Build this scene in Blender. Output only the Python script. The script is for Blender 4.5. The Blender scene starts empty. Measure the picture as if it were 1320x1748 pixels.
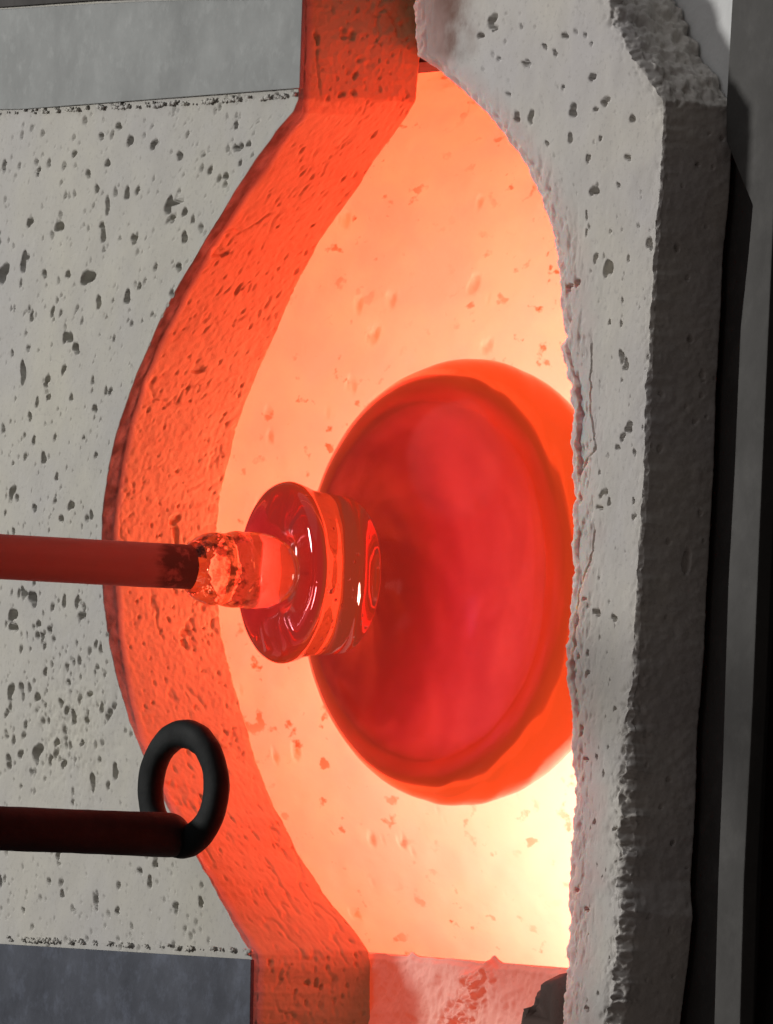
import bpy, math, random
import numpy as np
from mathutils import Vector, Matrix

# ------------------------------------------------------------------ camera, light, exposure
S = 1.0 / 4000.0                      # one working unit in metres (about one photo pixel)
F = 16000.0                           # focal length in working units
THETA, PITCH, ROLL = map(math.radians, (62.0, 1.6, 2.5))
sc = bpy.context.scene
COL = sc.collection

v = np.array([-math.sin(THETA) * math.cos(PITCH), math.cos(THETA) * math.cos(PITCH), math.sin(PITCH)])
r0 = np.cross(v, [0, 0, 1.0]); r0 /= np.linalg.norm(r0)
u0 = np.cross(r0, v)
rr = math.cos(ROLL) * r0 + math.sin(ROLL) * u0
uu = math.cos(ROLL) * u0 - math.sin(ROLL) * r0
CAM = -v * F
cam_d = bpy.data.cameras.new('camera'); cam = bpy.data.objects.new('camera', cam_d); COL.objects.link(cam)
cam_d.sensor_fit = 'HORIZONTAL'; cam_d.sensor_width = 36; cam_d.lens = 36 * F / 1320
cam_d.clip_start = 0.05; cam_d.clip_end = 100
M = Matrix([[rr[i], uu[i], -v[i], CAM[i] * S] for i in range(3)] + [[0, 0, 0, 1]])
cam.matrix_world = M
sc.camera = cam

def at(px, py, Y=0.0):
    """point where the sight line through (px, py) of the photograph meets the plane at depth Y"""
    d = v + rr * (px - 660) / F - uu * (py - 874) / F
    return CAM + d * ((Y - CAM[1]) / d[1])

def proj(p):
    q = np.asarray(p, float) - CAM
    return 660 + F * q.dot(rr) / q.dot(v), 874 - F * q.dot(uu) / q.dot(v)

world = bpy.data.worlds.new('World'); sc.world = world; world.use_nodes = True
world.node_tree.nodes['Background'].inputs[0].default_value = (1.0, 0.82, 0.75, 1)
world.node_tree.nodes['Background'].inputs[1].default_value = 0.075

def area(name, loc, target, size, power, color):
    l = bpy.data.lights.new(name, 'AREA'); l.shape = 'DISK'; l.size = size; l.energy = power; l.color = color
    o = bpy.data.objects.new(name, l); COL.objects.link(o)
    o.location = loc
    o.rotation_euler = (Vector(target) - Vector(loc)).to_track_quat('-Z', 'Y').to_euler()
    return o

area('shop_lamp', (-1.95, -2.35, 0.34), (0, 0, 0), 0.45, 64, (1.0, 0.965, 0.925))
area('overhead_fill', (-0.5, -2.4, 2.9), (0, 0, 0), 4.5, 26, (0.97, 0.98, 1.0))  # unseen overhead fill, added to brighten the white board and the shaded sides
sc.view_settings.view_transform = 'Standard'; sc.view_settings.look = 'None'
sc.view_settings.exposure = 0; sc.view_settings.gamma = 1
sc.cycles.max_bounces = 12; sc.cycles.transmission_bounces = 12; sc.cycles.diffuse_bounces = 5
sc.cycles.glossy_bounces = 6; sc.cycles.caustics_refractive = True; sc.cycles.caustics_reflective = False
sc.cycles.sample_clamp_indirect = 6
sc.cycles.use_denoising = True

# ------------------------------------------------------------------ helpers
rng = np.random.default_rng(7)
_lat = rng.random((256, 256))

def vnoise(x, y):
    x = np.asarray(x, float); y = np.asarray(y, float)
    xi = np.floor(x).astype(int); yi = np.floor(y).astype(int)
    fx = x - xi; fy = y - yi
    fx = fx * fx * (3 - 2 * fx); fy = fy * fy * (3 - 2 * fy)
    a = _lat[xi % 256, yi % 256]; b = _lat[(xi + 1) % 256, yi % 256]
    c = _lat[xi % 256, (yi + 1) % 256]; d = _lat[(xi + 1) % 256, (yi + 1) % 256]
    return (a + (b - a) * fx) * (1 - fy) + (c + (d - c) * fx) * fy - 0.5

def fbm(x, y, octaves=4):
    t = 0; a = 1.0; f = 1.0
    for k in range(octaves):
        t = t + a * vnoise(x * f + 17.3 * k, y * f + 5.1 * k); a *= 0.5; f *= 2.03
    return t

def sstep(a, b, x):
    t = np.clip((x - a) / (b - a), 0, 1)
    return t * t * (3 - 2 * t)

def link(name, me, mats, parent=None, smooth=True):
    o = bpy.data.objects.new(name, me); COL.objects.link(o)
    for m in (mats if isinstance(mats, (list, tuple)) else [mats]):
        me.materials.append(m)
    if smooth:
        me.polygons.foreach_set('use_smooth', np.ones(len(me.polygons), dtype=bool))
    if parent is not None:
        o.parent = parent
        o.matrix_parent_inverse = parent.matrix_world.inverted()
    return o

def grid_mesh(name, P, closed_u=False, closed_v=False, flip=False):
    """P: (rows, cols, 3) in working units"""
    R, C, _ = P.shape
    me = bpy.data.meshes.new(name)
    idx = np.arange(R * C).reshape(R, C)
    if closed_u: idx = np.vstack([idx, idx[:1]])
    if closed_v: idx = np.hstack([idx, idx[:, :1]])
    q = np.stack([idx[:-1, :-1], idx[:-1, 1:], idx[1:, 1:], idx[1:, :-1]], -1).reshape(-1, 4)
    if flip: q = q[:, ::-1]
    me.vertices.add(R * C); me.vertices.foreach_set('co', (P.reshape(-1) * S).astype(np.float32))
    n = len(q)
    me.loops.add(n * 4); me.loops.foreach_set('vertex_index', q.reshape(-1).astype(np.int32))
    me.polygons.add(n); me.polygons.foreach_set('loop_start', (np.arange(n) * 4).astype(np.int32))
    me.update(); me.validate()
    return me

def pmesh(name, verts, faces):
    me = bpy.data.meshes.new(name)
    me.from_pydata([tuple(float(c) * S for c in p) for p in verts], [], faces)
    me.update()
    return me

def prism(name, outline, y0, y1, bevel=0.0):
    """outline: list of (X, Z); extruded from y0 to y1 with a bevelled rim"""
    import bmesh
    n = len(outline)
    vs = [(x, y0, z) for x, z in outline] + [(x, y1, z) for x, z in outline]
    fs = [tuple(range(n)), tuple(range(2 * n - 1, n - 1, -1))] + [(i + n, (i + 1) % n + n, (i + 1) % n, i) for i in range(n)]
    me = pmesh(name, vs, fs)
    bm = bmesh.new(); bm.from_mesh(me)
    bmesh.ops.recalc_face_normals(bm, faces=bm.faces)
    if bevel:
        bmesh.ops.bevel(bm, geom=list(bm.edges), offset=bevel * S, segments=2, affect='EDGES', profile=0.6)
    bm.to_mesh(me); bm.free()
    return me

def empty(name, loc):
    o = bpy.data.objects.new(name, None); COL.objects.link(o)
    o.location = [c * S for c in loc]; o.empty_display_size = 0.02
    bpy.context.view_layer.update()
    return o

def tag(o, label=None, cat=None, group=None, kind=None):
    if label: o['label'] = label
    if cat: o['category'] = cat
    if group: o['group'] = group
    if kind: o['kind'] = kind
    return o

# ------------------------------------------------------------------ materials
class N:
    def __init__(self, name):
        self.m = bpy.data.materials.new(name); self.m.use_nodes = True
        self.t = self.m.node_tree; self.t.nodes.clear()
        self.out = self.t.nodes.new('ShaderNodeOutputMaterial')
        self.tc = self.t.nodes.new('ShaderNodeNewGeometry')
        self.pos = self.tc.outputs['Position']
    def node(self, typ, ins={}, **kw):
        n = self.t.nodes.new(typ)
        for k, val in kw.items(): setattr(n, k, val)
        for k, val in ins.items():
            s = n.inputs[k]
            if isinstance(val, bpy.types.NodeSocket): self.t.links.new(val, s)
            else: s.default_value = val
        return n
    def noise(self, scale, detail=4, rough=0.55, vec=None, stretch=None):
        vec = vec or self.pos
        if stretch:
            vec = self.node('ShaderNodeMapping', {'Vector': vec, 'Scale': stretch}).outputs[0]
        return self.node('ShaderNodeTexNoise', {'Vector': vec, 'Scale': scale, 'Detail': detail, 'Roughness': rough}).outputs['Fac']
    def ramp(self, fac, stops):
        n = self.node('ShaderNodeValToRGB', {'Fac': fac})
        e = n.color_ramp.elements
        while len(e) < len(stops): e.new(0.5)
        for k, (p, c) in enumerate(stops):
            e[k].position = p; e[k].color = (c, c, c, 1) if isinstance(c, (int, float)) else (*c, 1)
        return n.outputs['Color']
    def mix(self, fac, a, b, mode='MIX'):
        n = self.node('ShaderNodeMix', data_type='RGBA', blend_type=mode)
        for s, val in ((n.inputs[0], fac), (n.inputs[6], a), (n.inputs[7], b)):
            if isinstance(val, bpy.types.NodeSocket): self.t.links.new(val, s)
            elif isinstance(val, (int, float)): s.default_value = val
            else: s.default_value = (*val, 1)
        return n.outputs[2]
    def math(self, op, a, b=0.0, clamp=False):
        n = self.node('ShaderNodeMath', {0: a, 1: b}, operation=op, use_clamp=clamp)
        return n.outputs[0]
    def blob(self, centre, radii, hard=1.0):
        """1 inside an ellipsoid of the place, 0 outside: the outline of a stain"""
        m = self.node('ShaderNodeMapping', {'Vector': self.pos, 'Location': [c * S for c in centre],
                                           'Scale': [r * S for r in radii]}, vector_type='TEXTURE')
        l = self.node('ShaderNodeVectorMath', {0: m.outputs[0]}, operation='LENGTH').outputs['Value']
        nz = self.noise(55, 4)
        l = self.math('ADD', l, self.math('MULTIPLY', self.math('SUBTRACT', nz, 0.5), 0.9))
        return self.math('SUBTRACT', 1.0, self.node('ShaderNodeMapRange', {'Value': l, 'From Min': 1 - 0.6 / hard, 'From Max': 1.0}, interpolation_type='SMOOTHSTEP').outputs[0])
    def bump(self, h, strength, dist, normal=None):
        ins = {'Height': h, 'Strength': strength, 'Distance': dist}
        if normal is not None: ins['Normal'] = normal
        return self.node('ShaderNodeBump', ins).outputs[0]
    def finish(self, color, rough=0.9, normal=None, metal=0.0, spec=0.3, emit=None, estr=0.0, sss=None):
        ins = {'Base Color': color if isinstance(color, bpy.types.NodeSocket) else (*color, 1), 'Roughness': rough, 'Metallic': metal, 'Specular IOR Level': spec}
        if normal is not None: ins['Normal'] = normal
        if emit is not None:
            ins['Emission Color'] = emit if isinstance(emit, bpy.types.NodeSocket) else (*emit, 1)
            ins['Emission Strength'] = estr
        b = self.node('ShaderNodeBsdfPrincipled', ins)
        if sss:
            b.inputs['Subsurface Weight'].default_value = sss[0]
            b.inputs['Subsurface Radius'].default_value = sss[1]
            b.inputs['Subsurface Scale'].default_value = 1.0
        self.t.links.new(b.outputs[0], self.out.inputs['Surface'])
        return self.m

def refractory(name, base, stains=(), spec=0.15, sss=None, notch_attr=False, glow_tint=None):
    n = N(name)
    big = n.noise(14, 5)
    mid = n.noise(60, 5)
    c = n.mix(n.ramp(big, [(0.35, 0), (0.65, 1)]), tuple(b * f for b, f in zip(base, (1.03, 1.03, 0.97))), tuple(b * f for b, f in zip(base, (0.92, 0.93, 0.96))))
    c = n.mix(n.math('MULTIPLY', n.ramp(mid, [(0.4, 0), (0.68, 1)]), 0.35), c, tuple(b * 0.82 for b in base))
    fine = n.noise(420, 3, 0.6)
    speck = n.ramp(fine, [(0.58, 0), (0.66, 1)])
    c = n.mix(n.math('MULTIPLY', speck, 0.35), c, tuple(b * 0.62 for b in base))
    for centre, radii, col, amt in stains:
        c = n.mix(n.math('MULTIPLY', n.blob(centre, radii), amt), c, col)
    if notch_attr:
        at_ = n.node('ShaderNodeAttribute', attribute_name='soot_shade').outputs['Fac']  # shade of the unlit notch arris, painted dark brown into the colour
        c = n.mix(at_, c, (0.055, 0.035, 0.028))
    if glow_tint:                                                  # furnace glow painted into the colour as a warm tint by the opening
        c = n.mix(n.node('ShaderNodeAttribute', attribute_name='glow_tint').outputs['Fac'], c, glow_tint)
    nrm = n.bump(n.noise(300, 5, 0.6), 0.2, 0.0007)
    nrm = n.bump(n.noise(1400, 2), 0.2, 0.0004, nrm)
    m = n.finish(c, 0.92, nrm, 0, spec, sss=sss)
    if notch_attr:                                              # the brick is red hot towards the chamber
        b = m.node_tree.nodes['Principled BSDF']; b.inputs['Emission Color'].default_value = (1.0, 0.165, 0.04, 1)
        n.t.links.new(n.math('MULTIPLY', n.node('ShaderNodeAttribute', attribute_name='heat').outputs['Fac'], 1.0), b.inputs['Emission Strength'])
    if sss:
        n.t.links.new(n.node('ShaderNodeAttribute', attribute_name='thin').outputs['Fac'], m.node_tree.nodes['Principled BSDF'].inputs['Subsurface Weight'])
    return m

BASE = (0.495, 0.487, 0.455)
MATE_X = at(512, 152)[0]
TH = 226.0                                                   # thickness of the left block

soot_shade = (0.035, 0.028, 0.022)
a_ = at(700, 20, TH); b_ = at(735, 60, 0)
mat_left = refractory('castable_refractory', BASE, stains=[((MATE_X, TH, a_[2]), (60, 75, 150), soot_shade, 0.95)], notch_attr=True, glow_tint=(0.58, 0.46, 0.24))
mat_right = refractory('castable_refractory_right', (0.60, 0.58, 0.555), stains=[((b_[0] - 50, 0, b_[2] + 40), (240, 250, 230), (0.17, 0.08, 0.06), 0.95)], glow_tint=(0.60, 0.44, 0.42), sss=(0.25, (0.012, 0.0022, 0.0012)))
mat_sill = refractory('fibrous_refractory', (0.50, 0.43, 0.38))
_b = mat_sill.node_tree.nodes['Principled BSDF']              # even dull red emission added to the sill
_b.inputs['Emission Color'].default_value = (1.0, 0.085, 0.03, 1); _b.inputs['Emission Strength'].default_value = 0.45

n = N('furnace_lining')                                       # incandescent inner lining
nz = n.noise(30, 5, 0.6)
em = n.mix(n.ramp(nz, [(0.38, 0), (0.62, 1)]), (1.0, 0.026, 0.003), (1.0, 0.042, 0.006))
sk = n.math('MULTIPLY', n.ramp(n.noise(125, 3, 0.5), [(0.62, 0), (0.69, 1)]), n.ramp(n.noise(16, 2), [(0.4, 0.1), (0.6, 1)]))
em = n.mix(sk, em, (0.8, 0.014, 0.002))
lin = n.mix(sk, (0.52, 0.50, 0.48), (0.30, 0.17, 0.10))
mat_lining = n.finish(lin, 0.95, n.bump(n.noise(120, 4), 0.2, 0.001), 0, 0.1, em, 3.0)

def steel(name, base, rough=0.55, metal=0.85, blotch=0.5, sc_=20, mottle=0.3, spec=0.3):
    n = N(name)
    a = n.noise(sc_, 6, 0.65); b = n.noise(sc_ * 7, 4, 0.6)
    c = n.mix(n.ramp(a, [(0.35, 0), (0.7, 1)]), base, tuple(x * (1 - blotch) for x in base))
    c = n.mix(n.math('MULTIPLY', n.ramp(n.noise(sc_ * 3.1, 6, 0.7), [(0.5, 0), (0.68, 1)]), mottle), c, tuple(min(1, x * 1.9) for x in base))
    c = n.mix(n.math('MULTIPLY', n.ramp(b, [(0.55, 0), (0.75, 1)]), 0.3), c, tuple(min(1, x * 1.5) for x in base))
    r = n.math('ADD', n.math('MULTIPLY', a, 0.35), rough - 0.15)
    return n.finish(c, r, n.bump(b, 0.25, 0.0006, n.bump(a, 0.3, 0.002)), metal, spec)

mat_plate = steel('grey_scaled_steel', (0.265, 0.28, 0.278), 0.7, 0.15, 0.16, mottle=0.12)
mat_plate_dark = steel('dark_blue_steel', (0.058, 0.068, 0.092), 0.7, 0.1, 0.4, 24, mottle=0.5)
mat_frame = steel('dark_frame_steel', (0.05, 0.048, 0.046), 0.75, 0.1, 0.3)
mat_column = steel('grey_painted_steel', (0.066, 0.065, 0.062), 0.7, 0.1, 0.25, 12)
mat_iron = steel('black_forge_iron', (0.0062, 0.0085, 0.0092), 0.7, 0.0, 0.4, 40, spec=0.15)

# ------------------------------------------------------------------ pitted blocks
class Pits:
    """round blow holes with sharp rims and flat floors, cut into a height field"""
    def __init__(self): self.l = []
    def add(self, x, z, rx, rz, depth, ang=0.0, wob=0.15): self.l.append((x, z, rx, rz, depth, ang, wob))
    def carve(self, X, Z):
        """X, Z: (rows, cols); Z constant along a row"""
        h = np.zeros_like(X); zr = Z[:, 0]; order = np.argsort(zr); zs = zr[order]
        for k, (x, z, rx, rz, d, a, wob) in enumerate(self.l):
            R = max(rx, rz) * 1.35
            i0, i1 = np.searchsorted(zs, z - R), np.searchsorted(zs, z + R)
            if i1 <= i0: continue
            rows = order[i0:i1]
            m0 = rows.min(); m1 = rows.max() + 1
            xs = X[m0:m1]; zz = Z[m0:m1]
            cs = np.where((np.abs(xs - x) < R).any(axis=0))[0]
            if len(cs) == 0: continue
            c0, c1 = cs[0], cs[-1] + 1
            dx = xs[:, c0:c1] - x; dz = zz[:, c0:c1] - z
            ca, sa = math.cos(a), math.sin(a)
            p = (dx * ca + dz * sa) / rx; q = (-dx * sa + dz * ca) / rz
            ph = np.arctan2(q, p)
            rad = np.sqrt(p * p + q * q) / (1 + wob * np.sin(ph * 2 + k) + wob * 0.6 * np.sin(ph * 3 + 2 * k))
            edge = min(0.35, 3.2 / max(rx, rz))
            h[m0:m1, c0:c1] = np.minimum(h[m0:m1, c0:c1], -d * (1 - sstep(1 - edge, 1 + edge * 0.3, rad)))
        return h

def scatter(p, rnd, n, x0, x1, z0, z1, rmin, rmax, power=2.6, dfac=1.3, zs=1.25, keep=None):
    for _ in range(n):
        x, z = rnd.uniform(x0, x1), rnd.uniform(z0, z1)
        if keep and not keep(x, z): continue
        r = rmin + (rmax - rmin) * rnd.random() ** power
        p.add(x, z, r, r * rnd.uniform(0.9, zs), max(3.0, r * dfac * rnd.uniform(0.6, 1.2)), rnd.uniform(-0.5, 0.5))

# ---- left door block
front_trace = [(518, -120), (515, 0), (513, 100), (511, 168), (503, 190), (480, 216), (440, 272), (400, 332), (352, 408), (310, 482), (272, 556),
               (236, 638), (207, 720), (187, 800), (176, 880), (174, 950), (178, 1020), (187, 1090), (201, 1160),
               (222, 1235), (250, 1300), (288, 1378), (335, 1460), (378, 1540), (410, 1596), (430, 1628), (434, 1650), (430, 1748), (424, 1870)]
back_trace = [(722, -120), (719, 0), (717, 80), (708, 175), (690, 205), (640, 272), (592, 348), (545, 412), (508, 482), (474, 560), (446, 620),
              (418, 690), (398, 755), (380, 830), (370, 900), (368, 960), (372, 1020), (380, 1090), (396, 1160),
              (416, 1230), (436, 1300), (468, 1378), (508, 1455), (560, 1534), (606, 1590), (630, 1625), (634, 1650), (630, 1748), (624, 1870)]
def edge_fn(tr, Y):
    P = np.array([at(x, y, Y) for x, y in tr])
    o = np.argsort(P[:, 2])
    return lambda z: np.interp(z, P[o, 2], P[o, 0])
fe = edge_fn(front_trace, 0); be = edge_fn(back_trace, TH)
ztop = at(300, -60)[2]; zbot = at(300, 1800)[2]
rows = np.arange(zbot, ztop, 2.6)
def left_block():
    R = len(rows)
    XL = at(-70, 900)[0]
    nf, nc, nw = 370, 9, 88
    z = rows[:, None]
    rough = fbm(rows / 24.0, rows * 0 + 3.3, 4) * 5
    frag = sstep(at(0, 1180)[2], at(0, 1450)[2], rows)          # crumblier edge low down
    xe = fe(rows) + rough * (0.5 + 0.9 * frag)
    xb = be(rows) + fbm(rows / 40.0, rows * 0 + 9.1, 4) * 7
    # worn arris: its width varies along the edge of the notch
    yy = np.array([proj((x, 0, zz))[1] for x, zz in zip(xe, rows)])
    ch = np.interp(yy, [0, 150, 175, 200, 300, 450, 600, 850, 1000, 1150, 1260, 1400, 1590, 1620, 1800],
                   [9, 10, 12, 25, 23, 19, 15, 24, 24, 17, 8, 7, 7, 9, 10]) + fbm(rows / 34.0, rows * 0 + 1.7, 3) * 5
    t = np.linspace(0, 1, nf)[None, :]
    Xf = XL + (xe[:, None] - ch[:, None] * 0.35 - XL) * t; Yf = np.zeros_like(Xf)
    t = np.linspace(0, 1, nc + 2)[None, 1:-1]
    Xc = xe[:, None] - ch[:, None] * 0.35 * (1 - t); Yc = ch[:, None] * 0.95 * t
    t = np.linspace(0, 1, nw)[None, :]
    Yw = ch[:, None] * 0.95 + (TH - ch[:, None] * 0.95) * t
    Xw = xe[:, None] + (xb - xe)[:, None] * (Yw / TH)
    Zf = np.broadcast_to(z, Xf.shape)
    p = Pits(); rnd = random.Random(3)
    big = [(262,246,6,9),(222,240,5,11),(202,215,5,8),(172,232,4,7),(306,266,5,7),(8,283,4,9),(65,293,4,8),(127,262,4,7),(183,278,4,8),(150,296,4,8),
           (165,322,4,7),(216,330,5,10),(234,325,4,7),(51,379,6,9),(101,386,8,11),(175,385,4,8),(184,350,4,16),(177,400,5,13),(287,350,7,14),(300,345,12,5),
           (314,361,4,9),(292,373,4,9),(230,408,5,9),(314,405,5,9),(41,448,7,17),(5,466,9,17),(150,473,12,14),(117,468,4,8),(76,467,4,8),
           (170,516,5,11),(218,507,7,11),(90,532,4,9),(112,575,5,11),(120,576,5,11),(131,594,6,11),(40,636,6,20),(54,541,4,8),(80,652,5,9),
           (109,630,4,8),(84,676,3,9),(163,697,4,8),(52,711,4,8),(75,782,6,9),(59,752,4,7),(22,840,6,12),(122,863,5,9),(107,885,4,7),(61,867,4,7),
           (155,879,4,7),(97,814,4,6),(189,668,4,6),(23,1050,8,13),(24,1070,8,9),(57,1022,8,15),(40,1010,4,8),(110,1027,4,10),(131,1028,4,11),(139,1051,7,7),
           (67,1065,4,7),(86,1075,4,7),(73,1086,4,6),(0,1028,3,10),(76,1147,4,7),(18,1180,6,15),(63,1190,5,9),(117,1165,4,7),(103,1200,4,8),(123,1225,5,12),
           (112,1214,4,7),(62,1284,9,15),(94,1267,4,9),(148,1230,4,8),(158,1335,4,18),(198,1317,6,13),(16,1304,5,9),(35,1288,5,7),(107,1304,4,9),
           (0,1505,4,14),(163,1540,4,15),(342,1540,4,9),(256,1506,4,10),(100,1460,4,8),(300,1546,4,7),(265,1475,4,8),(240,1487,4,7),(40,1554,3,5),
           (106,1526,4,6),(200,1555,4,6),(152,1185,5,5),(140,1268,3,7),(385,300,4,7),(402,252,4,6),(403,213,3,7),(410,278,3,5),(358,290,4,7)]
    big += [(410,250,4,8),(425,245,3,6),(305,455,4,8)]
    for px, py, a, b in big:
        q = at(px, py); rx = a / 0.47; rz = b
        p.add(q[0], q[2], rx, rz, min(30, 10 + 1.1 * min(rx, rz)), 0, 0.22)
    zz = lambda y: at(200, y)[2]
    scatter(p, rnd, 1500, XL, MATE_X - 20, zz(1640), zz(170), 2.6, 8, 3.5)
    scatter(p, rnd, 85, at(60, 0)[0], at(235, 0)[0], zz(1340), zz(1080), 3, 9, 2.0)
    hF = p.carve(Xf, Zf)
    hF += fbm(Xf / 160, Zf / 160, 3) * 5 + fbm(Xf / 9, Zf / 9, 3) * 0.45
    # rougher, scored patch above the hook
    cq = at(120, 1235)
    pat = np.exp(-(((Xf - cq[0]) / 190) ** 2 + ((Zf - cq[2]) / 130) ** 2))
    hF -= pat * 6 * np.clip(fbm(Xf / 14, Zf / 11, 4), -0.1, 0.8)
    # crumbled top and bottom where the straps bite
    for ys, yc in ((1, 178), (-1, 1622)):
        pass
    Zw = np.broadcast_to(z, Xw.shape)
    pw = Pits()
    scatter(pw, rnd, 700, 30, TH, rows[0], rows[-1], 1.6, 3.2, 2.5, 1.6, 2.6)
    for px, py, a, b in [(303,905,5,20),(375,425,20,7),(340,620,14,5),(410,480,5,9),(300,880,8,12),(320,1075,8,10),(318,1095,5,12),(355,1370,4,12),(585,45,8,8),(598,45,8,7),(605,112,4,7),(583,148,5,6),(603,142,4,6),(540,60,4,10),(647,201,4,5),(540,1685,4,7),(548,1692,4,5),(461,1645,4,7),(525,1683,4,6)]:
        # depth from the horizontal distance to the front edge
        q0 = at(px, py, 0); X0 = fe(q0[2]); y_ = np.clip((px - proj((X0, 0, q0[2]))[0]) / 0.883, 15, TH - 10)
        pw.add(y_, q0[2], a / 0.883, b, 7, 0, 0.3)
    hW = pw.carve(Yw + 0 * Zw, Zw)
    cr = np.clip(0.06 - np.abs(fbm(Yw / 70, Zw / 95, 4)), 0, 1) / 0.06
    mask = sstep(0.1, 0.3, fbm(Yw / 90 + 7, Zw / 90, 2) + 0.15)
    hW -= cr * mask * 4.5
    hW += fbm(Yw / 5.5, Zw / 7, 3) * 1.9 + fbm(Yw / 50, Zw / 60, 3) * 3
    k = sstep(0, 18, Yw - ch[:, None])
    hW *= k
    # chipped back corner high up
    hC = fbm(Yc / 8, np.broadcast_to(z, Xc.shape) / 11, 3) * 2
    P1 = np.stack([Xf, Yf - hF, Zf], -1)
    P2 = np.stack([Xc + hC * 0.7, Yc - hC * 0.7, np.broadcast_to(z, Xc.shape)], -1)
    P3 = np.stack([Xw + hW, Yw, Zw], -1)
    Xk = np.stack([xb - 20, xb - 500], -1); P4 = np.stack([Xk, np.full_like(Xk, TH), np.broadcast_to(z, Xk.shape)], -1)
    me = grid_mesh('left_refractory', np.concatenate([P1, P2, P3, P4], 1))
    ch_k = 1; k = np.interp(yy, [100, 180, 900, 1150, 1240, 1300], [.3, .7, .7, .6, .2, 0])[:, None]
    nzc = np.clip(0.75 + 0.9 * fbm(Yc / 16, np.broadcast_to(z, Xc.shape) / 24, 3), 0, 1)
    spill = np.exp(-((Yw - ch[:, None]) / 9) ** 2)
    so = np.concatenate([np.zeros_like(Xf), k * nzc, k * spill * 0.8, np.zeros_like(Xk)], 1)  # painted shade: weight full on the chamfer, fading a little onto the wall
    me.attributes.new('soot_shade', 'FLOAT', 'POINT').data.foreach_set('value', so.reshape(-1).astype(np.float32))
    fi = np.concatenate([np.zeros_like(Xf), np.zeros_like(Xc), 0.85 * sstep(0, 16, Yw - ch[:, None]) + 0 * Xw, np.zeros_like(Xk)], 1)  # where the notch wall's orange glow is tinted into the colour
    me.attributes.new('glow_tint', 'FLOAT', 'POINT').data.foreach_set('value', fi.reshape(-1).astype(np.float32))
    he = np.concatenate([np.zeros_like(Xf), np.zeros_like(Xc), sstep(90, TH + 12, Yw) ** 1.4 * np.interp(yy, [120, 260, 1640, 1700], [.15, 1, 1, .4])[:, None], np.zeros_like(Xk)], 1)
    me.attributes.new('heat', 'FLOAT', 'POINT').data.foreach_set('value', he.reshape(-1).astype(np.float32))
    return me

door_l = tag(empty('furnace_door', at(300, 1640)), 'pale pitted refractory furnace door at the left with a curved glowing notch, steel straps above and below', 'furnace door', 'refractory furnace doors')
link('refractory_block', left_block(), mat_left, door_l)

# ---- right door block
TR = 128.0
rl_trace = [(706, -120), (709, 0), (712, 60), (715, 92), (745, 112), (790, 152), (850, 214), (900, 285), (925, 340), (944, 400), (955, 480), (962, 560), (966, 574),
            (958, 590), (964, 625), (975, 660), (977, 720), (973, 760), (980, 830), (979, 900), (974, 930), (979, 980), (974, 1040), (968, 1100), (966, 1150),
            (972, 1190), (976, 1240), (977, 1300), (983, 1370), (976, 1405), (974, 1450), (969, 1510), (972, 1560), (966, 1620), (968, 1650),
            (962, 1700), (958, 1748), (955, 1870)]
rr_trace = [(985, -120), (1026, -40), (1044, 0), (1062, 50), (1084, 90), (1108, 130), (1134, 172), (1134, 230), (1128, 330), (1118, 430), (1112, 560),
            (1106, 660), (1102, 800), (1096, 900), (1090, 1000), (1086, 1100), (1080, 1180), (1074, 1240), (1072, 1330), (1068, 1420), (1062, 1500),
            (1066, 1560), (1058, 1640), (1044, 1748), (1034, 1870)]
rle = edge_fn(rl_trace, 0); rre = edge_fn(rr_trace, 0)
rowsR = np.arange(zbot - 40, ztop + 30, 2.4)
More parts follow.
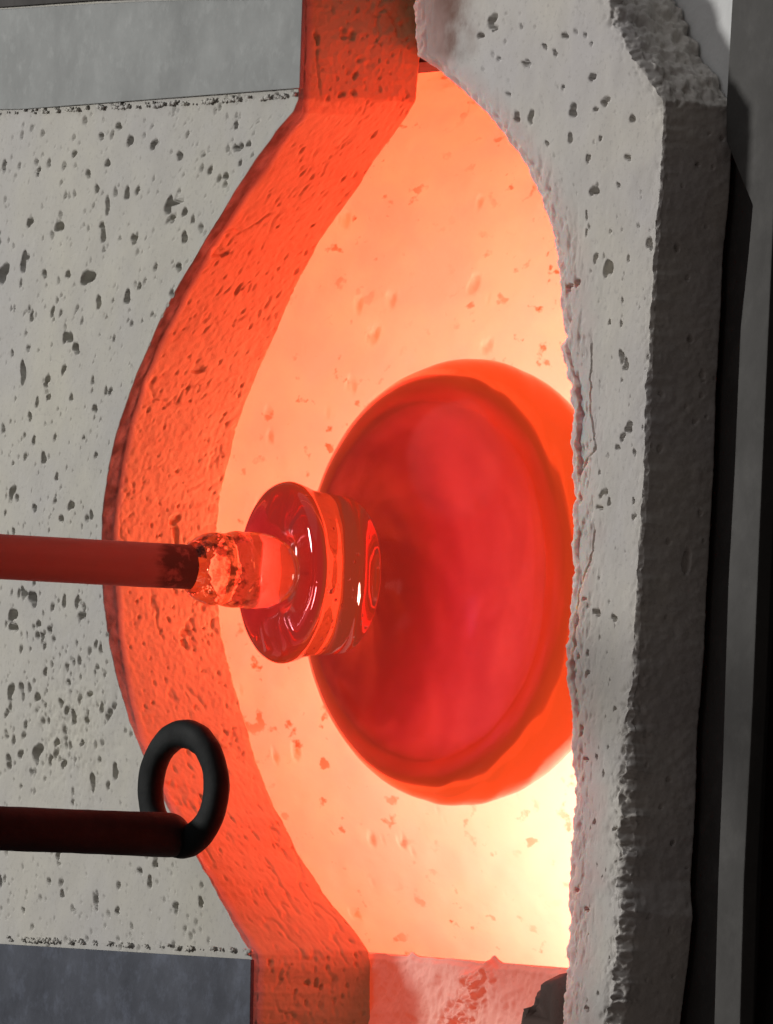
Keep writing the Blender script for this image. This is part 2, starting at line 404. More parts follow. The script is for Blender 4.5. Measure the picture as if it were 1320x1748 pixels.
def right_block():
    rows = rowsR; z = rows[:, None]
    yy = np.array([proj((x, 0, zz))[1] for x, zz in zip(rle(rows), rows)])
    xl = rle(rows) + fbm(rows / 14.0, rows * 0 + 21, 4) * 4
    amp = np.interp(yy, [-50, 170, 200, 1100, 1250, 1800], [20, 14, 6, 6, 16, 20])
    xr = rre(rows) + fbm(rows / 20.0, rows * 0 + 31, 4) * amp
    cl = np.interp(yy, [-100, 60, 150, 250, 500, 700, 1200, 1400, 1800], [95, 95, 80, 50, 44, 40, 40, 60, 70])
    cr = np.interp(yy, [-100, 160, 200, 1200, 1400, 1800], [22, 18, 5, 8, 20, 24])
    xl = xl - np.interp(yy, [100, 250], [0.72, 0.58]) * cl
    ncl, nf, ncr, ns = 26, 170, 10, 56
    t = np.linspace(0, 1, 14)[None, :]
    Ya = TR + (cl[:, None] * 0.55 - TR) * t; Xa = np.broadcast_to(xl[:, None], Ya.shape)
    t = np.linspace(0, 1, ncl + 2)[None, 1:-1]
    Xb = xl[:, None] + cl[:, None] * t ** 1.4; Yb = cl[:, None] * 0.55 * (1 - t) ** 1.6
    xa1 = xl[:, None] + cl[:, None]
    t = np.linspace(0, 1, nf)[None, :]
    Xf = xa1 + (xr[:, None] - cr[:, None] - xa1) * t; Yf = np.zeros_like(Xf)
    t = np.linspace(0, 1, ncr + 2)[None, 1:-1]
    Xc = xr[:, None] - cr[:, None] * (1 - t ** 0.8); Yc = cr[:, None] * t ** 1.3
    t = np.linspace(0, 1, ns)[None, :]
    Ys = cr[:, None] + (TR - cr[:, None]) * t
    Xs = xr[:, None] - fbm(rows / 20.0, rows * 0 + 31, 4)[:, None] * amp[:, None] * sstep(0, 60, Ys)
    p = Pits(); rnd = random.Random(11)
    for px, py, a, b in [(840,35,7,11),(845,48,4,6),(964,60,4,6),(930,79,3,5),(947,90,3,5),(980,189,7,9),(1034,173,6,7),(1012,131,4,7),(1079,202,3,8),(897,108,3,5),(903,108,3,6),
                         (884,200,5,7),(907,200,4,10),(1006,270,3,7),(1015,325,6,9),(1072,268,4,6),(1056,316,3,4),(1002,368,2,6),(1001,397,2,5),(1015,440,3,8),(1036,457,6,16),
                         (1107,415,4,12),(1062,608,4,10),(1070,622,4,8),(1075,730,7,7),(1064,746,4,6),(1012,766,4,6),(1055,763,3,5),(1084,772,2,5),(1060,552,2,4),(1040,550,3,3),
                         (970,490,6,5),(984,482,4,7),(1032,840,4,5),(1025,866,5,3),(1082,855,2,4),(1040,857,3,5),(1026,846,3,3),(1082,882,3,4),(1000,1022,3,3),(1020,1045,5,7),(1050,1055,4,5),
                         (986,1120,3,4),(1003,1115,3,4),(1000,1150,3,5),(1048,1210,2,4),(1000,1295,4,4),(1020,1292,2,4),(1033,1320,2,5),(1015,1404,3,3),(1050,1415,4,3),(985,1520,3,5),
                         (1001,1552,3,4),(1002,1722,3,4),(890,45,2,4),(1000,60,2,4),(700+310,75,2,3),(852,100,2,5),(820,60,4,6),(870,160,3,4),(935,245,3,4),(975,236,4,7),(961,150,2,4),(1028,236,2,4),(1018,186,3,4)]:
        q = at(px, py); p.add(q[0], q[2], a / 0.47, b, min(28, 10 + 1.1 * min(a / .47, b)), 0, 0.3)
    Zf = np.broadcast_to(z, Xf.shape)
    scatter(p, rnd, 520, at(770, 0)[0], at(1130, 500)[0], rows[0], rows[-1], 2.0, 5, 3.5)
    hF = p.carve(Xf, Zf) + fbm(Xf / 140, Zf / 140, 3) * 6 + fbm(Xf / 10, Zf / 10, 3) * 0.5
    # worn, pecked zone along the notch edge
    near = np.exp(-((Xf - xl[:, None]) / 95) ** 2)
    hF -= near * 12 * np.clip(fbm(Xf / 13, Zf / 20, 4), 0, 1)
    rim = np.exp(-((xr[:, None] - Xf) / 34) ** 2) * np.interp(yy, [-50, 190, 230, 1150, 1250, 1800], [1, 1, .15, .15, .8, 1])[:, None]
    hF -= rim * 24 * np.clip(fbm(Xf / 16, Zf / 14, 4) + 0.1, 0, 1)
    # long crack down the notch edge
    for pts in ([(1010, 560), (1006, 700), (1012, 768), (998, 780), (986, 830)], [(1008, 880), (1012, 925), (1004, 965), (992, 1010), (985, 1060), (975, 1110), (970, 1170), (973, 1215)]):
        Q = np.array([at(*q) for q in pts]); o = np.argsort(Q[:, 2])
        xc = np.interp(rows, Q[o, 2], Q[o, 0]) + fbm(rows / 25, rows * 0 + 4, 3) * 12
        on = sstep(Q[:, 2].min(), Q[:, 2].min() + 60, rows) * (1 - sstep(Q[:, 2].max() - 60, Q[:, 2].max(), rows))
        wdt = 7 + 4 * fbm(rows / 30, rows * 0 + 8, 2)
        dd = np.abs(Xf - xc[:, None]) / wdt[:, None]
        hF -= on[:, None] * 14 * (1 - sstep(0.5, 1.0, dd))
        step_ = sstep(-12, 0, Xf - xc[:, None])
        hF -= on[:, None] * 5 * (1 - step_)
    Zb = np.broadcast_to(z, Xb.shape); Zc = np.broadcast_to(z, Xc.shape); Zs = np.broadcast_to(z, Xs.shape)
    hb = fbm(Xb / 12, Zb / 14, 4) * 9 - 8 * np.clip(fbm(Xb / 15, Zb / 22, 3), 0, 1)
    hc = fbm(Xc / 9, Zc / 9, 4) * (2 + amp[:, None] * 0.5)
    ps = Pits(); scatter(ps, rnd, 40, 10, TR, rows[0], rows[-1], 2.5, 6, 2, 1.2)
    for px, py, a, b in [(1190, 271, 3, 3), (1155, 418, 4, 6), (1177, 571, 5, 5), (1170, 955, 7, 18), (1146, 1440, 3, 4)]:
        q = at(px, py, 0); X0 = rre(q[2]); ps.add((px - proj((X0, 0, q[2]))[0]) / .883, q[2], a / .883, b, 12)
    topm = np.interp(yy, [-50, 180, 210], [1, 1, 0])[:, None]
    hs = ps.carve(Ys + 0 * Zs, Zs) + fbm(Ys / 14, Zs / 12, 4) * (1.8 + 11 * topm) * sstep(0, 20, Ys)
    chipb = np.exp(-(Ys / 26) ** 2) * np.interp(yy, [1000, 1200, 1800], [.2, 1, 1])[:, None]
    hs -= chipb * 16 * np.clip(fbm(Ys / 12, Zs / 12, 4), 0, 1)
    P = [np.stack([Xa, Ya, np.broadcast_to(z, Xa.shape)], -1), np.stack([Xb - hb * .4, Yb - hb * .7, Zb], -1), np.stack([Xf, Yf - hF, Zf], -1),
         np.stack([Xc + hc * .7, Yc - hc * .7, Zc], -1), np.stack([Xs + hs, Ys, Zs + hs * topm * 0.8], -1)]
    xb = np.stack([xr - 60, xl + 20], -1); P.append(np.stack([xb, np.full_like(xb, TR), np.broadcast_to(z, xb.shape)], -1))
    me = grid_mesh('right_refractory', np.concatenate(P, 1))
    th = np.concatenate([np.ones_like(Xa), np.ones_like(Xb), 1 - sstep(0, 60, Xf - xa1), np.zeros_like(Xc), np.zeros_like(Xs), np.zeros_like(xb)], 1) * 0.75
    fi = np.concatenate([np.ones_like(Xa), 1 + 0 * Xb, 0.9 * (1 - sstep(0, 110, Xf - xa1 + 40 * fbm(Xf / 40, Zf / 40, 3))), np.zeros_like(Xc), np.zeros_like(Xs), np.zeros_like(xb)], 1) * np.interp(yy, [0, 200, 700, 1150, 1300, 1700], [.5, .6, .35, .35, 1, .8])[:, None]  # pinkish tint painted for red glow spilling over the chamfer and nearby face
    me.attributes.new('glow_tint', 'FLOAT', 'POINT').data.foreach_set('value', fi.reshape(-1).astype(np.float32))
    me.attributes.new('thin', 'FLOAT', 'POINT').data.foreach_set('value', th.reshape(-1).astype(np.float32))
    return me

door_r = tag(empty('furnace_door', at(1020, 1740)), 'narrow pale refractory door at the right with crumbling edges and a shadowed side', 'furnace door', 'refractory furnace doors')
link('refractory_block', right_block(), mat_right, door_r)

# ------------------------------------------------------------------ steel straps on the left door
def strap(name, pts, mat, y0=-9, y1=-1.5):
    out = [(at(x, y, y0)[0], at(x, y, y0)[2]) for x, y in pts]
    return link(name, prism(name, out, y0, y1, 1.6), mat, door_l, smooth=False)
s1 = strap('steel_strap', [(-70, 20), (-70, 188), (40, 186), (511, 150), (516, -2), (300, 0), (150, 6)], mat_plate)
s1['label'] = 'grey scaled steel strap above the block'
s2 = strap('steel_strap', [(-70, 1607), (428, 1638), (424, 1880), (-70, 1880)], mat_plate_dark)
s2['label'] = 'dark blue steel strap below the block'
s3 = strap('steel_strap', [(-70, -60), (-70, 14), (0, 12), (150, 1), (300, -5), (516, -8), (518, -60)], mat_frame, -14, -3)
s3['label'] = 'dark strap along the very top'
# crumbs of refractory squeezed out along the straps
def crumbs(y_px0, y_px1, xs, sgn, seed):
    rnd = random.Random(seed); V = []; Fc = []
    x = xs[0]
    while x < xs[1]:
        f = (x - xs[0]) / (xs[1] - xs[0]); y = y_px0 + (y_px1 - y_px0) * f
        c = at(x, y + sgn * rnd.uniform(0, 7), -4)
        r = rnd.uniform(1.2, 4.6)
        b = len(V)
        for i in range(3):
            la = (i - 1) * 0.9
            for j in range(6):
                k = rnd.uniform(.55, 1.4)
                V.append((c[0] + r * 1.8 * k * math.cos(la) * math.cos(j * 1.047), c[1] + r * .9 * k * math.cos(la) * math.sin(j * 1.047), c[2] + r * k * math.sin(la)))
        for i in range(2):
            for j in range(6):
                Fc.append((b + i * 6 + j, b + i * 6 + (j + 1) % 6, b + (i + 1) * 6 + (j + 1) % 6, b + (i + 1) * 6 + j))
        Fc.append(tuple(b + j for j in range(5, -1, -1))); Fc.append(tuple(b + 12 + j for j in range(6)))
        x += rnd.uniform(0.8, 3) if rnd.random() < .8 else rnd.uniform(10, 22)
    return pmesh('crumbs', V, Fc)
o = link('crumbled_mortar', crumbs(193, 160, (-60, 505), 1, 5), mat_left, door_l); o['kind'] = 'stuff'
o = link('crumbled_mortar', crumbs(1602, 1628, (-60, 428), -1, 6), mat_left, door_l); o['kind'] = 'stuff'

# ------------------------------------------------------------------ furnace body behind the doors
fur = tag(empty('furnace', (0, TH + 60, zbot)), 'glowing orange furnace chamber seen through the opening between the doors', 'furnace')
RB = 1100.0; XC, ZC = MATE_X - 740 + RB, at(505, 885)[2]
Y0 = TH + 8
def barrel():
    na, ny = 900, 420
    A = np.linspace(0, 2 * math.pi, na, endpoint=False)[:, None]; Yg = np.linspace(Y0, Y0 + 1350, ny)[None, :]
    s = A * RB + 0 * Yg; Yb = Yg + 0 * A
    p = Pits(); rnd = random.Random(21)
    # a few spots placed where the lining shows them
    for px, py, r in [(588,372,11),(819,344,7),(810,484,11),(638,571,11),(830,590,9),(458,703,6),(461,745,6),(612,517,9),(505,1282,9),(635,1432,8),(686,1436,8),(605,1560,8),(600,655,9),(668,508,10),(470,1290,6),(440,870,8)]:
        for Yt in np.arange(Y0, Y0 + 1300, 3.0):
            q = at(px, py, Yt)
            if math.hypot(q[0] - XC, q[2] - ZC) <= RB and q[0] < XC:
                last = (Yt, q)
                continue
            if q[0] < XC - RB * 0.2: 
                pass
        # march along the sight line to the wall
        d = at(px, py, 1000) - at(px, py, 0)
        a0 = at(px, py, 0); best = None
        for tt in np.linspace(0.2, 1.6, 1400):
            q = a0 + d * tt
            if math.hypot(q[0] - XC, q[2] - ZC) >= RB and q[0] < XC: best = q; break
        if best is not None:
            ang = math.atan2(best[2] - ZC, best[0] - XC) % (2 * math.pi)
            p.add(ang * RB, best[1], r * 1.3, r * 1.1, 6, 0, .2)
    scatter(p, rnd, 420, 0, 2 * math.pi * RB, Y0, Y0 + 1200, 2, 5, 2.5, 0.7)
    # rows must hold the second coordinate constant: carve on the transposed grid
    h = p.carve(s.T.copy(), Yb.T.copy()).T
    h = h + fbm(s / 90, Yb / 90, 3) * 4
    Rr = RB - h
    P = np.stack([XC + Rr * np.cos(A), Yb, ZC + Rr * np.sin(A)], -1)
    return grid_mesh('barrel', P, closed_u=True)
link('chamber_lining', barrel(), mat_lining, fur)
# end wall of the chamber
A = np.linspace(0, 2 * math.pi, 96, endpoint=False)[:, None]; t = np.linspace(0.02, 1, 20)[None, :]
P = np.stack([XC + RB * t * np.cos(A), np.full((96, 20), Y0 + 1345) + fbm(t * 9 + 0 * A, A * 4, 3) * 20, ZC + RB * t * np.sin(A)], -1)
link('end_wall', grid_mesh('end', P, closed_u=True), mat_lining, fur)
# front collar round the chamber: sill below (rough, fibrous), lintel and cheeks
zs0 = at(560, 1622, TH + 14)[2]
def sill():
    xs = np.linspace(MATE_X - 700, MATE_X + 1008, 620); s_ = np.concatenate([np.linspace(-120, 0, 40), np.linspace(1.5, 300, 170)])
    X = np.broadcast_to(xs[None, :], (len(s_), len(xs))); T_ = np.broadcast_to(s_[:, None], X.shape)
    zt = zs0 + fbm(xs / 30, xs * 0 + 2, 4) * 4
    zt = zt + 9 * np.exp(-((xs - at(703, 1610, TH + 14)[0]) / 14) ** 2) + 12 * np.exp(-((xs - at(843, 1610, TH + 14)[0]) / 16) ** 2)
    zt = zt[None, :] * np.ones_like(T_); flat = zt.mean(); zt = np.where(T_ < 0, flat - 3 + (zt - flat + 3) * np.exp(-(T_ / 22) ** 2), zt)
    Yb = TH + 8 + np.where(T_ < 0, -T_, 0) + 8 * (1 - sstep(0, 12, np.abs(T_)))
    Z = zt - np.where(T_ > 0, T_, 0)
    m = sstep(2, 30, T_)
    h = fbm(X / 90, T_ / 60, 4) * 16 * m + fbm(X / 14, T_ / 14, 4) * 4 * sstep(1, 8, T_)
    # crumbly ridge and dark hollow beside the right door
    rx = at(800, 1700, TH)[0]
    h += m * 20 * np.exp(-((X - rx + (T_ - 60) * 0.9) / 60) ** 2) * (0.6 + 1.2 * np.clip(fbm(X / 11, T_ / 11, 4), -.3, .6))
    gx = at(915, 1700, TH)[0] - (T_ - 90) * 1.5 + 30 * fbm(X / 30, T_ / 30, 3)
    h -= 30 * sstep(-34, 34, X - gx + fbm(X / 9, T_ / 9, 3) * 14) * sstep(14, 60, T_ + fbm(X / 12, T_ / 12, 3) * 12)
    return grid_mesh('sill', np.stack([X + 0 * h, Yb - h, Z], -1), flip=True)
o = link('sill', sill(), mat_sill, fur)
# dark piece added to stand for the shade in the hollow beside the right door
def shade_piece():
    out = [(874, 1790), (893, 1752), (897, 1728), (916, 1716), (921, 1692), (938, 1686), (946, 1664), (968, 1660), (985, 1700), (985, 1790)]
    Q = [at(x, y, TH - 62) for x, y in out]; V = []; Fc = []; n_ = len(Q); cx = np.mean(Q, 0)
    rings = 9
    for k in range(rings):
        f = 1 - k / rings
        for q in Q:
            p = cx + (q - cx) * f
            V.append((p[0] + 3 * vnoise(p[2] / 9, k), TH - 62 - 22 * (1 - f) ** 0.6 + 22 * float(fbm(p[0] / 18, p[2] / 18, 3)), p[2] + 3 * vnoise(p[0] / 9, k + 3)))
    for k in range(rings - 1):
        for j in range(n_):
            Fc.append((k * n_ + j, k * n_ + (j + 1) % n_, (k + 1) * n_ + (j + 1) % n_, (k + 1) * n_ + j))
    Fc.append(tuple((rings - 1) * n_ + j for j in range(n_)))
    b0 = len(V)
    for q in Q: V.append((q[0], TH - 10, q[2]))
    for j in range(n_): Fc.append((j, b0 + j, b0 + (j + 1) % n_, (j + 1) % n_))
    return pmesh('shade_piece', V, Fc)
mat_shade_piece = refractory('shade_brown', (0.12, 0.085, 0.075))
link('hollow_shade', shade_piece(), mat_shade_piece, fur)['label'] = 'dark piece standing in for the shaded hollow beside the right door'
def boxm(x0, x1, y0, y1, z0, z1, bev=3): return prism('b', [(x0, z0), (x1, z0), (x1, z1), (x0, z1)], y0, y1, bev)
link('lintel', boxm(MATE_X - 900, MATE_X + 1008, TH + 10, TH + 130, ZC + 815, ZC + 1300), mat_frame, fur, smooth=False)
link('cheek', boxm(XC - 1400, XC - RB - 4, TH + 10, TH + 130, ZC - 1200, ZC + 812), mat_sill, fur, smooth=False)
link('cheek', boxm(MATE_X + 1010, XC + 2600, TH - 20, TH + 170, ZC - 1600, ZC + 1600), mat_frame, fur, smooth=False)

# burner flame of the furnace: a real lamp low in the chamber
bl = bpy.data.lights.new('burner_flame', 'AREA'); bl.shape = 'ELLIPSE'; bl.size = 0.09; bl.size_y = 0.26; bl.spread = math.radians(150)
bl.energy = 0.92; bl.color = (1.0, 0.80, 0.58);
bo = bpy.data.objects.new('burner_flame', bl); COL.objects.link(bo)
bo.location = [c * S for c in (MATE_X + 20, Y0 + 960, ZC - 430)]
bo.rotation_euler = Vector((-700, 60, 60)).to_track_quat('-Z', 'Y').to_euler()
bo.parent = fur; bo.matrix_parent_inverse = fur.matrix_world.inverted()

# ------------------------------------------------------------------ glass on the punty
AX = at(560, 981, 0)                                          # where the axis crosses the door plane
def lathe(name, prof, seg=128, cap0=True, cap1=True, wob=0.0, seed=0):
    """prof: (axial Y, radius); axis along Y through AX"""
    pr = np.array(prof, float)
    A = np.linspace(0, 2 * math.pi, seg, endpoint=False)[:, None]
    r = pr[None, :, 1] * (1 + wob * fbm(np.cos(A) * 1.7 + pr[None, :, 0] / 60 + seed, np.sin(A) * 1.7 + 5, 3))
    P = np.stack([AX[0] + r * np.cos(A), AX[1] + pr[None, :, 0] + 0 * A, AX[2] + r * np.sin(A)], -1)
    return grid_mesh(name, P, closed_u=True)

def smooth_profile(pts, n=8):
    pts = np.array(pts, float); out = []
    Pp = np.vstack([pts[0], pts, pts[-1]])
    for i in range(1, len(Pp) - 2):
        p0, p1, p2, p3 = Pp[i - 1], Pp[i], Pp[i + 1], Pp[i + 2]
        for t in np.linspace(0, 1, n, endpoint=False):
            out.append(0.5 * ((2 * p1) + (-p0 + p2) * t + (2 * p0 - 5 * p1 + 4 * p2 - p3) * t * t + (-p0 + 3 * p1 - 3 * p2 + p3) * t ** 3))
    out.append(pts[-1]); return out

def hot_volume(n, vcol, dens, ecol, estr):
    va = n.node('ShaderNodeVolumeAbsorption', {'Color': vcol, 'Density': dens})
    em = n.node('ShaderNodeEmission', {'Color': (*ecol, 1), 'Strength': estr})
    ad = n.node('ShaderNodeAddShader', {0: va.outputs[0], 1: em.outputs[0]})
    n.t.links.new(ad.outputs[0], n.out.inputs['Volume'])
def clear_glass(name, tint, rough=0.0, ior=1.3, vcol=(0.8, 0.5, 0.45, 1), dens=25.0, ecol=(1, .09, .02), estr=0.0):
    n = N(name)
    g = n.node('ShaderNodeBsdfGlass', {'Color': (*tint, 1), 'Roughness': rough, 'IOR': ior})
    n.t.links.new(g.outputs[0], n.out.inputs['Surface'])
    hot_volume(n, vcol, dens, ecol, estr)
    return n.m
def colour_core(name, col, dens, ecol=(1, .06, .07), estr=0.0):
    """coloured layer fused inside the clear glass: same index, so only its volume shows"""
    n = N(name)
    g = n.node('ShaderNodeBsdfTransparent', {'Color': (1, 1, 1, 1)})
    n.t.links.new(g.outputs[0], n.out.inputs['Surface'])
    hot_volume(n, col, dens, ecol, estr)
    return n.m
mat_glass = clear_glass('clear_gather_glass', (0.86, 0.90, 0.90), 0.11, 1.22, vcol=(0.55, 0.42, 0.3, 1), dens=44, estr=20.0)
mat_glass_foot = clear_glass('clear_hot_glass', (0.90, 0.90, 0.90), 0.0, 1.33, vcol=(0.7, 0.35, 0.25, 1), dens=32, ecol=(1, .1, .03), estr=6.5)
mat_stud = clear_glass('clear_neck_glass', (0.97, 0.93, 0.9), vcol=(0.7, 0.4, 0.3, 1), dens=15, ecol=(1, .16, .07), estr=10.0)
mat_ruby = colour_core('ruby_glass', (0.61, 0.02, 0.50, 1), 300.0, estr=11.0)
mat_ruby_foot = colour_core('ruby_glass_foot', (0.72, 0.04, 0.42, 1), 90.0, estr=12.0)

ves = tag(empty('glass_vessel', (AX[0], AX[1] + 40, AX[2])), 'red hot blown glass bowl with a drum-shaped foot, held inside the furnace opening', 'glass bowl')
YB = 268.0; RBOWL = 389.0; BB = 240.0
CY = 213.0; CB = 176.0; CR = 333.0
AA = np.linspace(0.004, math.pi - 0.004, 90)
def ovoid(yc, b, R, e=0.88, t=lambda a: 0.0, a=AA):
    return [(yc - (b - t(x)) * math.cos(x), max(0.3, (R - t(x)) * math.sin(x) ** e)) for x in a]
thick = lambda a: 14 + 60 * math.exp(-(a / 0.85) ** 2)
me_out = lathe('gather', ovoid(YB, BB, RBOWL), 192, wob=0.012, seed=9)
# one mesh: the outside of the gather and, facing inwards, the wall of the bubble
me_in = lathe('bubble', ovoid(CY, CB, CR, t=lambda a: thick(a) + 3)[::-1], 160)
import bmesh
bm = bmesh.new(); bm.from_mesh(me_out); bm.from_mesh(me_in); me_b = bpy.data.meshes.new('bowl'); bm.to_mesh(me_b); bm.free()
link('bowl', me_b, mat_glass, ves)
def core_mesh():
    A = np.linspace(0, 2 * math.pi, 200, endpoint=False)[:, None]
    P0 = np.array(ovoid(CY, CB, CR)); tt = np.array([thick(x) for x in AA])
    a = AA[None, :]
    # streaks: the colour lies thicker and thinner in trails drawn round and along the bubble
    st = fbm(np.cos(A) * 1.6 + a * 2.2, np.sin(A) * 1.6 + a * 5.0, 4) + 0.7 * fbm(np.cos(A + a * 0.9) * 5, np.sin(A + a * 0.9) * 5 + a, 3)
    T_ = (tt[None, :] + 1.5 - 1.0) * np.clip(0.84 + 0.40 * st, 0.2, 0.97)
    k = 1 - T_ / CR
    def pts(yy, r): return np.stack([AX[0] + r * np.cos(A), AX[1] + yy + 0 * A, AX[2] + r * np.sin(A)], -1)
    outer_ = pts(P0[None, :, 0], P0[None, :, 1] + 0 * A)
    # rests against the bubble wall and reaches out towards the gather by the layer's thickness
    inn = np.array(ovoid(CY, CB, CR, t=lambda x: thick(x) + 1.5))
    lay = pts(inn[None, :, 0], inn[None, :, 1] + 0 * A)
    w = (T_ / (tt[None, :] + 1.5))[..., None]
    top = lay + (outer_ - lay) * w
    return grid_mesh('core', np.concatenate([top, lay[:, ::-1]], 1), closed_u=True)
link('ruby_core', core_mesh(), mat_ruby, ves)
fy0, fy1 = -104.0, 36.0
foot = smooth_profile([(fy0 + 34, 0.8), (fy0 + 33, 30), (fy0 + 27, 52), (fy0 + 14, 66), (fy0 + 5, 84), (fy0, 112), (fy0, 136), (fy0 + 6, 150), (fy0 + 18, 157), (fy0 + 30, 155), (fy0 + 60, 145),
                       (fy0 + 100, 139), (fy1 - 12, 136), (fy1 - 2, 131), (fy1, 122), (fy1 - 6, 100), (fy1 - 13, 60), (fy1 - 16, 0.8)], 6)
me_f = lathe('foot', foot, 160, wob=0.012, seed=4)
bm = bmesh.new(); bm.from_mesh(me_f)
rnd = random.Random(17)
for _ in range(34):                                            # seed bubbles trapped in the foot
    a_ = rnd.uniform(0, 2 * math.pi); rad = rnd.uniform(30, 128) if rnd.random() < .5 else rnd.uniform(100, 128); y_ = rnd.uniform(fy0 + 48, fy1 - 26); br = rnd.uniform(1.2, 3.4)
    res = bmesh.ops.create_icosphere(bm, subdivisions=2, radius=br * S, matrix=Matrix.Translation(Vector((AX[0] + rad * math.cos(a_), AX[1] + y_, AX[2] + rad * math.sin(a_))) * S))
    bmesh.ops.reverse_faces(bm, faces=list({f for vv in res['verts'] for f in vv.link_faces}))
bm.to_mesh(me_f); bm.free()
link('foot', me_f, mat_glass_foot, ves)
link('ruby_disc', lathe('disc', [(fy0 + 37, .8), (fy0 + 30, 60), (fy0 + 8, 90), (fy0 + 4, 118), (fy0 + 8, 138), (fy0 + 16, 146), (fy0 + 24, 138), (fy0 + 36, 110), (fy0 + 46, 60), (fy0 + 48, .8)], 128, wob=0.02, seed=8), mat_ruby_foot, ves)

# punty: iron rod, sooty tip and glass collar
pun = tag(empty('punty_rod', (AX[0], AX[1] - 500, AX[2])), 'long reddish iron punty rod holding the glass by its foot', 'punty rod')
n = N('hot_iron')
a = n.noise(60, 5, 0.7, stretch=(1, 0.12, 1)); b = n.noise(150, 4, 0.6)
sp = n.node('ShaderNodeSeparateXYZ', {0: n.pos}).outputs['Y']
yc = (AX[1] - 335) * S
sm = n.node('ShaderNodeMapRange', {'Value': n.math('ADD', sp, n.math('MULTIPLY', n.math('SUBTRACT', a, 0.5), 0.03)), 'From Min': yc - 0.003, 'From Max': yc + 0.003}).outputs[0]
c = n.mix(a, (0.25, 0.105, 0.085), (0.15, 0.06, 0.05))
c = n.mix(n.math('MULTIPLY', n.ramp(b, [(0.5, 0), (0.7, 1)]), 0.4), c, (0.22, 0.07, 0.055))
c = n.mix(n.math('MULTIPLY', sm, n.ramp(b, [(0.5, 1), (0.62, 0.2)])), c, (0.006, 0.004, 0.004))
mat_rod = n.finish(c, 0.55, n.bump(b, 0.4, 0.0006), 0.3, 0.4, (1.0, 0.09, 0.05), 0.035)
rod = [(-5200, 1)] + [(y, 38.5) for y in np.linspace(-5200, -264, 260)] + [(-255, 35), (-255, 1)]
link('rod', lathe('rod', rod, 64, wob=0.02), mat_rod, pun)
n = N('sooty_glass')
yy_ = n.node('ShaderNodeSeparateXYZ', {0: n.pos}).outputs['Y']
fade = n.node('ShaderNodeMapRange', {'Value': yy_, 'From Min': (AX[1] - 190) * S, 'From Max': (AX[1] - 140) * S, 'To Min': 1.0, 'To Max': 0.0}).outputs[0]
bmp = n.node('ShaderNodeBump', {'Height': n.noise(75, 3), 'Strength': n.math('MULTIPLY', fade, 0.45), 'Distance': 0.004}).outputs[0]
g = n.node('ShaderNodeBsdfGlass', {'Color': (1.0, 0.86, 0.80, 1), 'Roughness': 0.02, 'IOR': 1.3, 'Normal': bmp})
d = n.node('ShaderNodeBsdfDiffuse', {'Color': (0.035, 0.016, 0.014, 1)})
so_ = n.math('MULTIPLY', n.ramp(n.noise(80, 5, 0.7), [(0.52, 0), (0.62, 0.8)]), fade)
mx = n.node('ShaderNodeMixShader', {0: so_, 1: g.outputs[0], 2: d.outputs[0]})
n.t.links.new(mx.outputs[0], n.out.inputs['Surface']); hot_volume(n, (.6, .4, .3, 1), 18, (1, .13, .04), 9.0); mat_soot = n.m
col = smooth_profile([(-270, 39.3), (-262, 46), (-246, 57), (-226, 63), (-205, 62), (-185, 66), (-165, 65), (-145, 67), (-120, 64), (-104, 58), (-88, 50), (-74, 36), (-71, 20), (-71, 1)], 6)
col = [(-251, 1), (-251, 37), (-252, 39.2)] + col
link('glass_collar', lathe('collar', col, 96, wob=0.05, seed=3), mat_soot, pun)

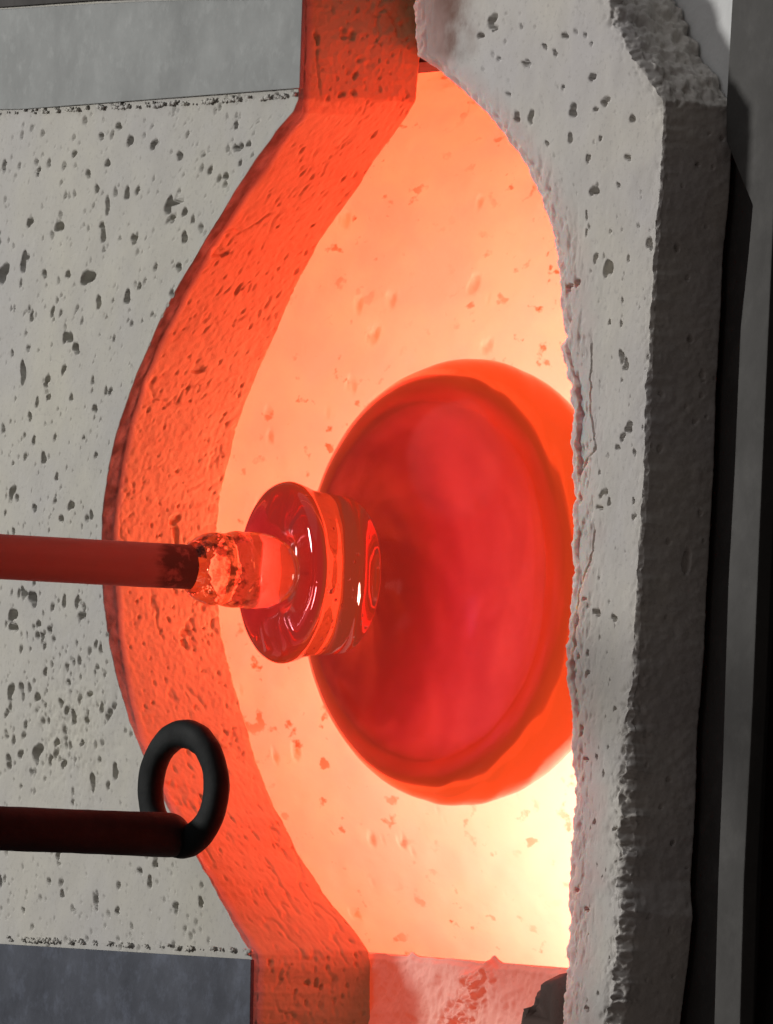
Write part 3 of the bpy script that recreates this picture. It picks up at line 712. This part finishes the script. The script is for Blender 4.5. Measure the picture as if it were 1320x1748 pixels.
# ------------------------------------------------------------------ iron hook in front of the left door
hk = at(313, 1345, -60)
hook = tag(empty('hooked_bar', hk), 'black iron bar ending in an upright ring, in front of the left door', 'hooked bar')
def hook_bar():
    A = np.linspace(0, 2 * math.pi, 48, endpoint=False)[:, None]
    y = np.concatenate([np.linspace(-5200, -30, 200), np.linspace(-22, 14, 12)])[None, :]
    r = 39 * np.sqrt(np.clip(1 - (np.clip(y + 25, 0, 39.5) / 40) ** 2, 0, 1))
    r = r * (1 + 0.03 * fbm(y / 60 + 0 * A, np.cos(A) * 2, 3))
    cz = hk[2] - 84 + 0 * y
    P = np.stack([hk[0] + r * np.cos(A), hk[1] + y + 0 * A, cz + r * np.sin(A)], -1)
    return grid_mesh('bar', P, closed_u=True)
link('bar', hook_bar(), mat_iron, hook)
def ring():
    A = np.linspace(0, 2 * math.pi, 96, endpoint=False)[:, None]; B = np.linspace(0, 2 * math.pi, 24, endpoint=False)[None, :]
    ce, se = np.cos(B), np.sin(B)
    pr = np.sign(ce) * np.abs(ce) ** 0.8 * 25; py = np.sign(se) * np.abs(se) ** 0.8 * 19
    R = 97 + 2 * np.cos(2 * A) + pr * (1 + 0.22 * np.exp(-((A - 4.6) / .6) ** 2) + 0.10 * fbm(A * 2.5, 0 * B, 3)) + fbm(A * 3, 0 * B + np.cos(B), 2) * 2.5
    ct, st_ = math.cos(math.radians(9)), math.sin(math.radians(9))
    P = np.stack([hk[0] + R * np.cos(A) * ct - py * st_, hk[1] + py * ct + R * np.cos(A) * st_, hk[2] + R * np.sin(A)], -1)
    return grid_mesh('ring', P, closed_u=True, closed_v=True)
link('ring', ring(), mat_iron, hook)

# ------------------------------------------------------------------ steelwork at the right
def traced(name, pts, y0, y1, mat, parent=None, bevel=1.5):
    return link(name, prism(name, [(at(x, y, y0)[0], at(x, y, y0)[2]) for x, y in pts], y0, y1, bevel), mat, parent, smooth=False)
colm = tag(empty('steel_column', at(1240, 1790, 240)), 'grey steel column at the right with a dark backing put in the shadow gap beside it', 'steel column')
traced('gap_backing', [(1150, 172), (1290, 172), (1300, 600), (1270, 1200), (1240, 1870), (1130, 1870)], TR + 12, TR + 60, mat_frame, colm)  # dark backing added where the gap lies in shadow
traced('flange', [(1254, -120), (1250, 0), (1240, 180), (1240, 240), (1262, 295), (1285, 350), (1278, 430), (1264, 560), (1254, 800), (1243, 1000), (1234, 1300), (1226, 1500),
                  (1216, 1870), (1260, 1870), (1270, 1500), (1285, 1200), (1297, 900), (1308, 650), (1320, 380), (1345, -120)], TR - 20, TR + 6, mat_column, colm, 2.5)
n = N('white_board'); nz = n.noise(25, 5)
mat_white = n.finish(n.mix(nz, (0.78, 0.80, 0.80), (0.62, 0.64, 0.64)), 0.9, n.bump(n.noise(60, 4), 0.4, 0.003))
tag(traced('insulation_board', [(1120, -140), (1290, -140), (1270, 190), (1150, 190)], TR + 4, TR + 11, mat_white), 'small bright white insulation board behind the top of the right door', 'insulation board')
n = N('dark_workshop_wall'); nz = n.noise(3, 4)
mat_wall = n.finish(n.mix(nz, (0.012, 0.009, 0.009), (0.006, 0.004, 0.004)), 0.9)
w = link('wall', boxm(-9000, 9000, 1800, 1900, -6000, 6000, 0), mat_wall, smooth=False); tag(w, kind='structure')
